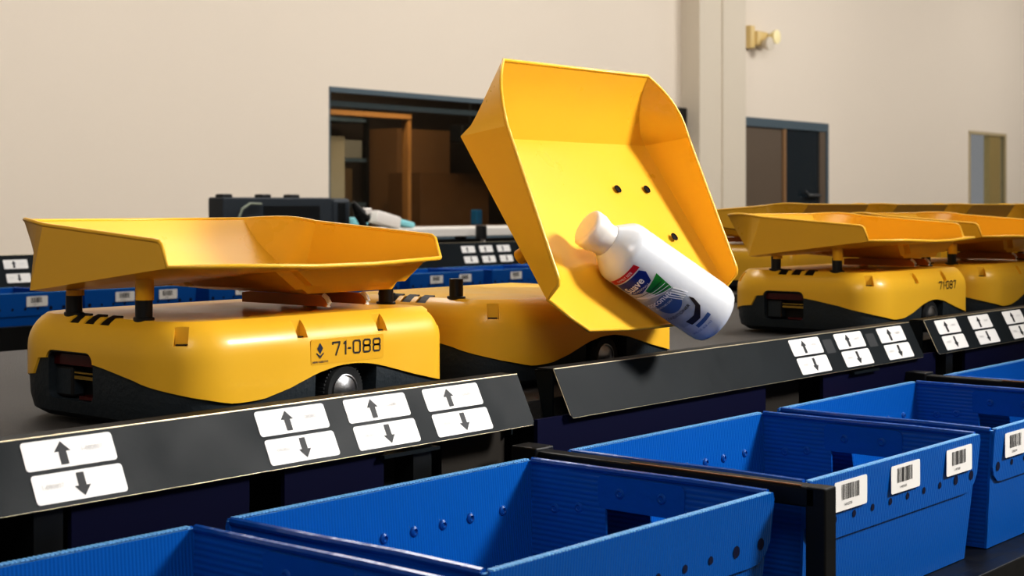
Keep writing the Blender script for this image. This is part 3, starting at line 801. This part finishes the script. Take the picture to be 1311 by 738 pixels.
# lower tier just in view at the bottom right
for i, (x, l) in enumerate(((1.477, 'lower-tier blue bin under the three-label bin, at the bottom right edge'), (1.985, 'lower-tier blue bin under the bin farthest right but one'))):
    b = copy_tree(b0); b.location = (x, .822, -.46); tag(b, l, 'bin', 'lower tier of blue bins')
lsh = simple('lower_shelf', [(-.2, 3.7, .80, 1.17, -.4695, -.4615)], M['frame'], 'black lower shelf under the second tier of blue bins', 'shelf')
for x, s in ((.060, 3), (.200, 5), (.355, 8)): barcode(bins[2], x, s)
for x, s in ((.035, 11), (.185, 13), (.335, 19)): barcode(bins[3], x, s)

# ------------------------------------------------------------------ second sorting line across the aisle (blue bins and plates facing us)
Y2 = 4.35
g2 = 'blue bins of the second line across the aisle'
lb2 = ['leftmost far blue bin, at the left edge behind robot 71-088', 'far blue bin showing under the left end of tray 71-088', 'far blue bin, second one showing under tray 71-088',
       'far blue bin, third one showing under tray 71-088', 'far blue bin, fourth one behind robot 71-088', 'far blue bin, fifth one behind robot 71-088', 'far blue bin showing right of the near tray, behind the gap between robots',
       'far blue bin partly behind the tilted-tray robot', 'far blue bin behind the tilted tray']
for i in range(9):
    b = copy_tree(b0); b.location = (2.45+.52*i, Y2, -.195); tag(b, lb2[i], 'bin', g2)
    for q in (.12, .30): barcode(b, q, 30+i*2+int(q*10), z=.12)
simple('far_bin_shelf', [(1.8, 8.5, Y2-.03, Y2+.34, -.22, -.1965), (1.8, 8.5, Y2-.06, Y2-.03, -.75, -.132)], M['frame'], 'long black shelf under the far blue bins', 'shelf')
P2 = (4.83, .076, 4.79, -.038)
G2 = 'label plates on the second line across the aisle'
make_plate(1.95, 3.15, (2.28, 2.60, 2.957), *P2, 'far black label plate at the left edge of the picture', G2, h=.034, tab=False)
make_plate(3.25, 4.35, (3.5, 3.9), *P2, 'far black label plate hidden behind the left tray', G2, h=.034, tab=False)
make_plate(4.5, 6.1, (5.37, 5.50, 5.63), *P2, 'far black label plate with white stickers just left of the tilted tray', G2, h=.034, tab=False)
simple('far_back_panel', [(1.9, 7, 4.80, 4.81, -.2, -.045)], M['navy'], 'long navy panel below the far label plates', 'panel')
simple('far_deck', [(1.9, 8.6, 4.86, 6.0, -.05, 0.0)], M['deck'], 'dark deck of the second sorting line', 'platform')

# ------------------------------------------------------------------ background workbench and machine
wb = empty('work_table', (6.0, 6.2, -.75), 'long white-topped work table in front of the big window', 'table')
bm = bmesh.new(); box(bm, .1, 2.3, 0, .75, .815, .865, bev=.004); finish(bm, 'table_top', M['table'], wb)
bm = bmesh.new(); box(bm, .12, 2.28, .02, .05, .60, .80); finish(bm, 'front_panel', M['black'], wb)
for x in (.14, .95, 2.22):
    bm = bmesh.new(); box(bm, x, x+.05, .04, .09, 0, .82); finish(bm, 'leg', M['frame'], wb)
mc = empty('shop_machine', (4.985, 6.1, -.75), 'dark grey box-shaped machine with hose and slot, against the wall left of the window', 'machine')
bm = bmesh.new(); box(bm, 0, .76, 0, .12, .3, 1.045, bev=.008); finish(bm, 'case', M['machine'], mc)
bm = bmesh.new(); box(bm, .765, .90, .0, .10, .3, 1.043, bev=.02); finish(bm, 'side_drum', M['machine'], mc)
bm = bmesh.new(); box(bm, .80, .855, -.004, .02, .5, 1.02, bev=.003); finish(bm, 'drum_window', M['machine_dark'], mc)
bm = bmesh.new(); box(bm, .27, .66, -.006, .02, .90, 1.0); finish(bm, 'slot', M['machine_dark'], mc)
for x in (-.0, .26, .46):
    bm = bmesh.new(); box(bm, x+.02, x+.09, .03, .09, 1.04, 1.062, bev=.008); finish(bm, 'lifting_lug', M['machine_dark'], mc)
bm = bmesh.new(); tube(bm, [(.07, -.02, .82), (.075, -.03, .93), (.10, -.03, .985), (.16, -.02, 1.012), (.24, -.015, 1.01)], .007, 8); finish(bm, 'hose', M['hose'], mc, smooth=True)
for x in (.03, .66):
    bm = bmesh.new(); box(bm, x, x+.06, .02, .10, 0, .3); finish(bm, 'leg', M['frame'], mc)
sg = empty('barcode_scanner', (5.92, 6.05, .10), 'black handheld scanner tilted on its stand left of the white table', 'scanner')
bm = bmesh.new(); tube(bm, [(.06, 0, -.03), (.0, 0, .06), (-.03, 0, .11)], [.022, .02, .03], 10); tube(bm, [(-.07, 0, .17), (-.02, 0, .11), (.04, 0, .08)], [.012, .034, .026], 10); finish(bm, 'scanner_body', M['black'], sg, smooth=True)
bm = bmesh.new(); box(bm, .0, .05, -.03, .03, .10, .14, bev=.008); finish(bm, 'scanner_window', M['foil'], sg)
bm = bmesh.new(); tube(bm, [(.06, 0, -.03), (.07, 0, -.158)], .03, 12); finish(bm, 'stand', M['black'], sg, smooth=True)
simple('scanner_shelf', [(5.92, 6.08, 5.98, 6.19, -.09, -.06)], M['table'], 'white shelf end below the handheld scanner', 'shelf')
def packet(name, x0, z0, w, h, tilt, m, label):
    bm = bmesh.new(); box(bm, -w/2, w/2, -.05, .05, -h/2, h/2, bev=.012)
    o = finish(bm, name, m, loc=(x0, 6.3, z0), smooth=True); o.rotation_euler = (0, tilt, 0); return tag(o, label, 'packet')
packet('cyan_packet', 6.11, .152, .12, .06, .1, M['cyan'], 'small pale cyan packet beside the black scanner')
packet('white_packet', 6.34, .172, .20, .07, .22, M['foil'], 'tilted white packet on the work table')
packet('cyan_packet', 6.50, .146, .12, .035, .2, M['cyan'], 'flat cyan packet right of the white packet')
# clamp lamp at the right end of the white table
cl = empty('clamp_stand', (7.0, 6.12, .11), 'small dark clamp stand with white arm on the table, by the tilted tray', 'stand')
bm = bmesh.new(); tube(bm, [(0, 0, .02), (0, 0, -.06)], .035, 12); finish(bm, 'clamp_head', M['black'], cl, smooth=True)
bm = bmesh.new(); tube(bm, [(0, -.01, -.05), (.03, -.01, -.17)], .014, 8); finish(bm, 'arm', M['table'], cl, smooth=True)

# ------------------------------------------------------------------ room shell
def st(o): o['kind'] = 'structure'; return o
FZ, CZ, YW = -.75, 4.3, 9.9
def wall_x(name, y, x0, x1, z0, z1, holes, m, t=.16):
    xs = sorted({x0, x1}|{h[0] for h in holes}|{h[1] for h in holes}); zs = sorted({z0, z1}|{h[2] for h in holes}|{h[3] for h in holes})
    bm = bmesh.new()
    for a, b in zip(xs, xs[1:]):
        for c, d in zip(zs, zs[1:]):
            if any(h[0] <= a and b <= h[1] and h[2] <= c and d <= h[3] for h in holes): continue
            box(bm, a, b, y, y+t, c, d)
    bmesh.ops.remove_doubles(bm, verts=bm.verts, dist=1e-4)
    return st(finish(bm, name, m))
H1 = (9.28, 12.9, -.1, 1.307); H2 = (16.20, 18.40, FZ, 1.355); H3 = (22.97, 24.47, FZ, 1.44)
wall_x('wall_back', YW, -3, 34, FZ, CZ, [H1, H2, H3], M['wall'])
bm = bmesh.new(); box(bm, -3, 34, -6, YW, FZ-.1, FZ); st(finish(bm, 'floor', M['floor']))
bm = bmesh.new(); box(bm, -3, 34, -6, YW+.16, CZ, CZ+.1); st(finish(bm, 'ceiling', M['ceiling']))
bm = bmesh.new(); box(bm, -3.2, -3, -6, YW+.16, FZ, CZ); st(finish(bm, 'wall_left', M['wall']))
bm = bmesh.new(); box(bm, 34, 34.2, -6, YW+.16, FZ, CZ); st(finish(bm, 'wall_right', M['wall']))
bm = bmesh.new(); box(bm, -3, 34, -6.2, -6, FZ, CZ); st(finish(bm, 'wall_front', M['wall']))
bm = bmesh.new(); box(bm, 14.86, 15.86, 9.64, YW, FZ, CZ); box(bm, 15.33, 15.84, 9.62, 9.64, FZ, CZ); st(finish(bm, 'trim_1', M['pilaster']))
# window 1 into the dim workshop
w1 = empty('window_1', (H1[0], YW, 0)); st(w1)
bm = bmesh.new(); W = H1[1]-H1[0]
box(bm, 0, W, -.012, .05, 1.262, 1.309); box(bm, 0, .014, -.004, .05, -.1, 1.27); box(bm, W-.05, W, 0, .05, -.1, 1.27); box(bm, 0, W, 0, .05, -.1, -.04)
box(bm, 0, W, .04, .07, 1.14, 1.19)
finish(bm, 'frame', M['alu'], w1)
bm = bmesh.new(); box(bm, .03, W-.04, .02, .026, -.05, 1.27); finish(bm, 'pane', M['glass'], w1)
# double door 2
d2 = empty('door_2', (H2[0], YW, FZ)); st(d2); W = 2.2; Hh = H2[3]-FZ
bm = bmesh.new(); box(bm, 0, W, -.012, .08, Hh-.11, Hh); box(bm, W-.06, W, -.012, .08, 0, Hh-.1); finish(bm, 'frame', M['alu'], d2)
bm = bmesh.new(); box(bm, .03, 1.02, .02, .06, 0, Hh-.1); finish(bm, 'door_leaf', M['door_panel'], d2)
bm = bmesh.new(); box(bm, 1.10, 1.98, .02, .06, 0, Hh-.1); finish(bm, 'door_leaf', M['door_glass2'], d2)
bm = bmesh.new(); box(bm, 1.02, 1.10, .0, .07, 0, Hh-.1); finish(bm, 'mullion', mat('brown_mullion', (128, 96, 62), .6), d2)
bm = bmesh.new(); box(bm, 1.98, 2.14, .0, .07, 0, Hh-.1); finish(bm, 'side_post', M['door_panel'], d2)
bm = bmesh.new(); tube(bm, [(1.55, -.02, 1.20), (1.58, -.05, 1.14), (1.9, -.05, 1.14), (1.93, 0, 1.16)], .02, 8); finish(bm, 'push_bar', M['black'], d2, smooth=True)
# window 3 with daylight
w3 = empty('window_3', (H3[0], YW, 0)); st(w3); W = 1.5
bm = bmesh.new(); box(bm, 0, W, -.01, .06, 1.39, 1.44); box(bm, 0, .06, -.01, .06, FZ, 1.4); box(bm, W-.06, W, -.01, .06, FZ, 1.4); finish(bm, 'frame', mat('pale_frame', (176, 160, 128), .6), w3)
bm = bmesh.new(); box(bm, W-.62, W-.18, .02, .12, FZ, 1.39); finish(bm, 'door_jamb', M['beige'], w3)
bm = bmesh.new(); box(bm, .05, W-.06, .012, .018, FZ, 1.4); finish(bm, 'pane', M['glass'], w3)
bm = bmesh.new(); box(bm, 22.4, 25.4, 11.2, 11.25, FZ, 2.4); st(finish(bm, 'wall_garden', M['outside']))
# workshop behind window 1
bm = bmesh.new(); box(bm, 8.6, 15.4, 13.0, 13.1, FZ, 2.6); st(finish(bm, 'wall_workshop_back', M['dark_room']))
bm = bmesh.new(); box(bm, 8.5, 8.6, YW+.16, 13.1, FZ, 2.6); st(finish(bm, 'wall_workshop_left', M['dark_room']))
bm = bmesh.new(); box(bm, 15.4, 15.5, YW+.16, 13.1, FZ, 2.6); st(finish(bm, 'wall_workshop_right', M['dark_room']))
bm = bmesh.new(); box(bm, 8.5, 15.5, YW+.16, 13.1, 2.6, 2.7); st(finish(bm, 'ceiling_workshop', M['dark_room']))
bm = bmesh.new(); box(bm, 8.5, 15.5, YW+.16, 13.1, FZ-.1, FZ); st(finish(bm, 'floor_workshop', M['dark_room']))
wf = empty('inner_doorway', (10.2, 11.0, FZ), 'orange wooden door frame inside the workshop behind the window', 'frame')
bm = bmesh.new(); box(bm, -.3, 1.24, -.04, .04, 1.90, 1.95); finish(bm, 'header', M['wood'], wf)
bm = bmesh.new(); box(bm, 1.185, 1.235, -.04, .04, 0, 1.885); finish(bm, 'jamb', M['wood'], wf)
simple('wooden_post', [(13.22, 13.32, 10.95, 11.05, FZ, 1.0)], M['wood'], 'orange wooden post seen through the window beside the tilted tray', 'post')
simple('pale_column', [(10.28, 10.62, 11.1, 11.2, FZ, .95)], mat('pale_column', (150, 142, 120), .8), 'pale column behind the window at its left edge', 'column')
simple('brown_cabinet', [(12.25, 13.4, 11.6, 12.1, FZ, .62)], M['wood_dark'], 'tall brown cabinet in the workshop behind the window', 'cabinet')
simple('cardboard_stack', [(12.6, 13.5, 12.3, 12.8, FZ, 1.15)], mat('cardboard_brown', (120, 86, 50), .8, noise=.2, nscale=2), 'brown cardboard stack against the workshop back wall', 'boxes')
sh = empty('storage_rack', (10.9, 12.4, FZ), 'dark storage rack with shelves inside the workshop', 'rack')
for x in (0, 1.3):
    bm = bmesh.new(); box(bm, x, x+.05, 0, .05, 0, 2.1); finish(bm, 'upright', M['frame'], sh)
for z in (.5, 1.0, 1.5, 1.95):
    bm = bmesh.new(); box(bm, 0, 1.35, 0, .4, z, z+.04); finish(bm, 'shelf', M['alu'], sh)
for i, (x, z, w, h, c) in enumerate(((11.0, 1.045, .35, .3, (120, 92, 40)), (11.5, 1.045, .5, .38, (84, 66, 40)), (11.1, .545, .6, .3, (70, 66, 58)), (11.75, 1.545, .4, .2, (120, 118, 108)))):
    simple('storage_box', [(x, x+w, 12.42, 12.75, FZ+z, FZ+z+h)], mat('box_colour_%d' % i, c, .7), ['olive-brown box on the dark workshop rack', 'wide dull brown box on the workshop rack, right of the olive one', 'low grey box on the lower shelf of the workshop rack', 'pale grey box on the upper shelf of the workshop rack'][i], 'box')
bm = bmesh.new(); box(bm, 0, .09, 0, .09, 0, .16, bev=.01); tag(finish(bm, 'blue_cup', mat('blue_cup', (20, 96, 140), .4), loc=(12.17, 10.7, .05)), 'small blue container seen through the window', 'container')
simple('workshop_bench', [(10.9, 13.6, 10.5, 10.95, -.02, .05), (10.9, 10.96, 10.5, 10.9, FZ, -.02), (13.54, 13.6, 10.5, 10.9, FZ, -.02)], M['wood_dark'], 'brown bench inside the workshop carrying a blue container', 'bench')
lp = empty('hanging_unit', (12.75, 11.3, .95), 'dark hanging unit under the workshop ceiling', 'unit')
bm = bmesh.new(); box(bm, -.25, .25, -.1, .1, 0, .2, bev=.02); finish(bm, 'housing', M['machine_dark'], lp)
bm = bmesh.new(); tube(bm, [(0, 0, .2), (0, 0, 1.65)], .02, 8); finish(bm, 'rod', M['frame'], lp)
# wall items
tv = empty('wall_monitor', (14.50, YW-.02, .95), 'black wall-mounted monitor just right of the tilted tray', 'monitor')
bm = bmesh.new(); box(bm, -.45, .47, -.06, 0, 0, .44, bev=.008); finish(bm, 'housing', M['black'], tv)
bm = bmesh.new(); box(bm, -.43, .45, -.062, -.058, .02, .42); finish(bm, 'screen', M['machine_dark'], tv)
bm = bmesh.new(); box(bm, -.1, .1, 0, .02, .1, .3); finish(bm, 'bracket', M['frame'], tv)
em = empty('emergency_light', (16.5, YW, 2.32), 'small beige twin-head emergency light high on the wall', 'light')
bm = bmesh.new(); box(bm, -.24, -.14, -.1, 0, -.12, .16, bev=.01); box(bm, -.14, .12, -.14, 0, -.08, .10, bev=.02); finish(bm, 'housing', M['beige'], em)
for x, a in ((-.02, -.5), (.15, .5)):
    bm = bmesh.new(); lathe(bm, [(.03, .0), (.055, -.06), (.085, -.12), (.088, -.14), (.02, -.145)], 20, 'Y', (x, -.1, -.06 if x < 0 else .04)); finish(bm, 'lamp_head', M['lampface'] if x > 0 else M['pilaster'], em, smooth=True)

# ceiling light fixtures (out of frame, they light the hall)
for i, (x, y) in enumerate(((4, 1), (4, 6), (10, 1), (10, 6), (16, 6), (22, 6))):
    f = empty('ceiling_light', (x, y, CZ-.06), 'flat white ceiling light panel', 'light', 'ceiling light panels')
    bm = bmesh.new(); box(bm, -.65, .65, -.32, .32, 0, .055); finish(bm, 'frame', M['alu'], f)
    bm = bmesh.new(); box(bm, -.6, .6, -.28, .28, -.006, 0); finish(bm, 'diffuser', M['light_panel'], f)

# ------------------------------------------------------------------ lights
def area(name, loc, tgt, sx, sy, power, col):
    l = bpy.data.lights.new(name, 'AREA'); l.shape = 'RECTANGLE'; l.size = sx; l.size_y = sy; l.energy = power; l.color = col
    o = bpy.data.objects.new(name, l); COL.objects.link(o); o.location = loc
    o.rotation_euler = (Vector(tgt)-Vector(loc)).to_track_quat('-Z', 'Y').to_euler(); return o
key = Vector((1.6, 1.25, .1))
d = Vector((-.50, .68, -.50)).normalized()
area('key_light', key-d*3.6, key, .55, .55, 17, (1, .97, .93)).data.spread = math.radians(60)
area('fill_light', (-1.2, -1.0, 2.6), (1.3, 1.2, .1), 1.6, 1.6, 48, (1, .96, .92))
area('back_strip', (2.6, 4.6, 4.0), (1.8, 1.3, .1), 2.0, .8, 70, (1, .96, .92))
for x in (5, 11, 17, 24): area('wall_wash', (x, 4.5, 4.15), (x+.6, 9.9, 1.0), 2.5, 1.0, 250, (1, .975, .94))
area('hall_light', (6, 1.5, 4.15), (6, 1.5, 0), 6, 3, 170, (1, .97, .94))
area('workshop_fill', (11.0, 10.35, 2.2), (11.6, 12.6, .2), 2.4, .4, 90, (1, .84, .64))  # added unseen fill lamp, brings out the things in the dim workshop
wd = bpy.data.worlds.new('world'); SC.world = wd; wd.use_nodes = True
wd.node_tree.nodes['Background'].inputs[0].default_value = (.9, .93, 1, 1); wd.node_tree.nodes['Background'].inputs[1].default_value = .3

# ------------------------------------------------------------------ camera
cd = bpy.data.cameras.new('camera'); cam = bpy.data.objects.new('camera', cd); COL.objects.link(cam)
cam.location = (0, 0, .25); cam.rotation_euler = (PI/2, 0, math.radians(40-90))
cd.sensor_width = 36; cd.lens = 1950/1311*36; cd.shift_y = -(369-264)/1311
cd.clip_start = .05; cd.clip_end = 100
cd.dof.use_dof = True; cd.dof.focus_distance = 1.95; cd.dof.aperture_fstop = 12
SC.camera = cam
SC.view_settings.view_transform = 'Standard'; SC.view_settings.look = 'Medium High Contrast'; SC.view_settings.exposure = 0
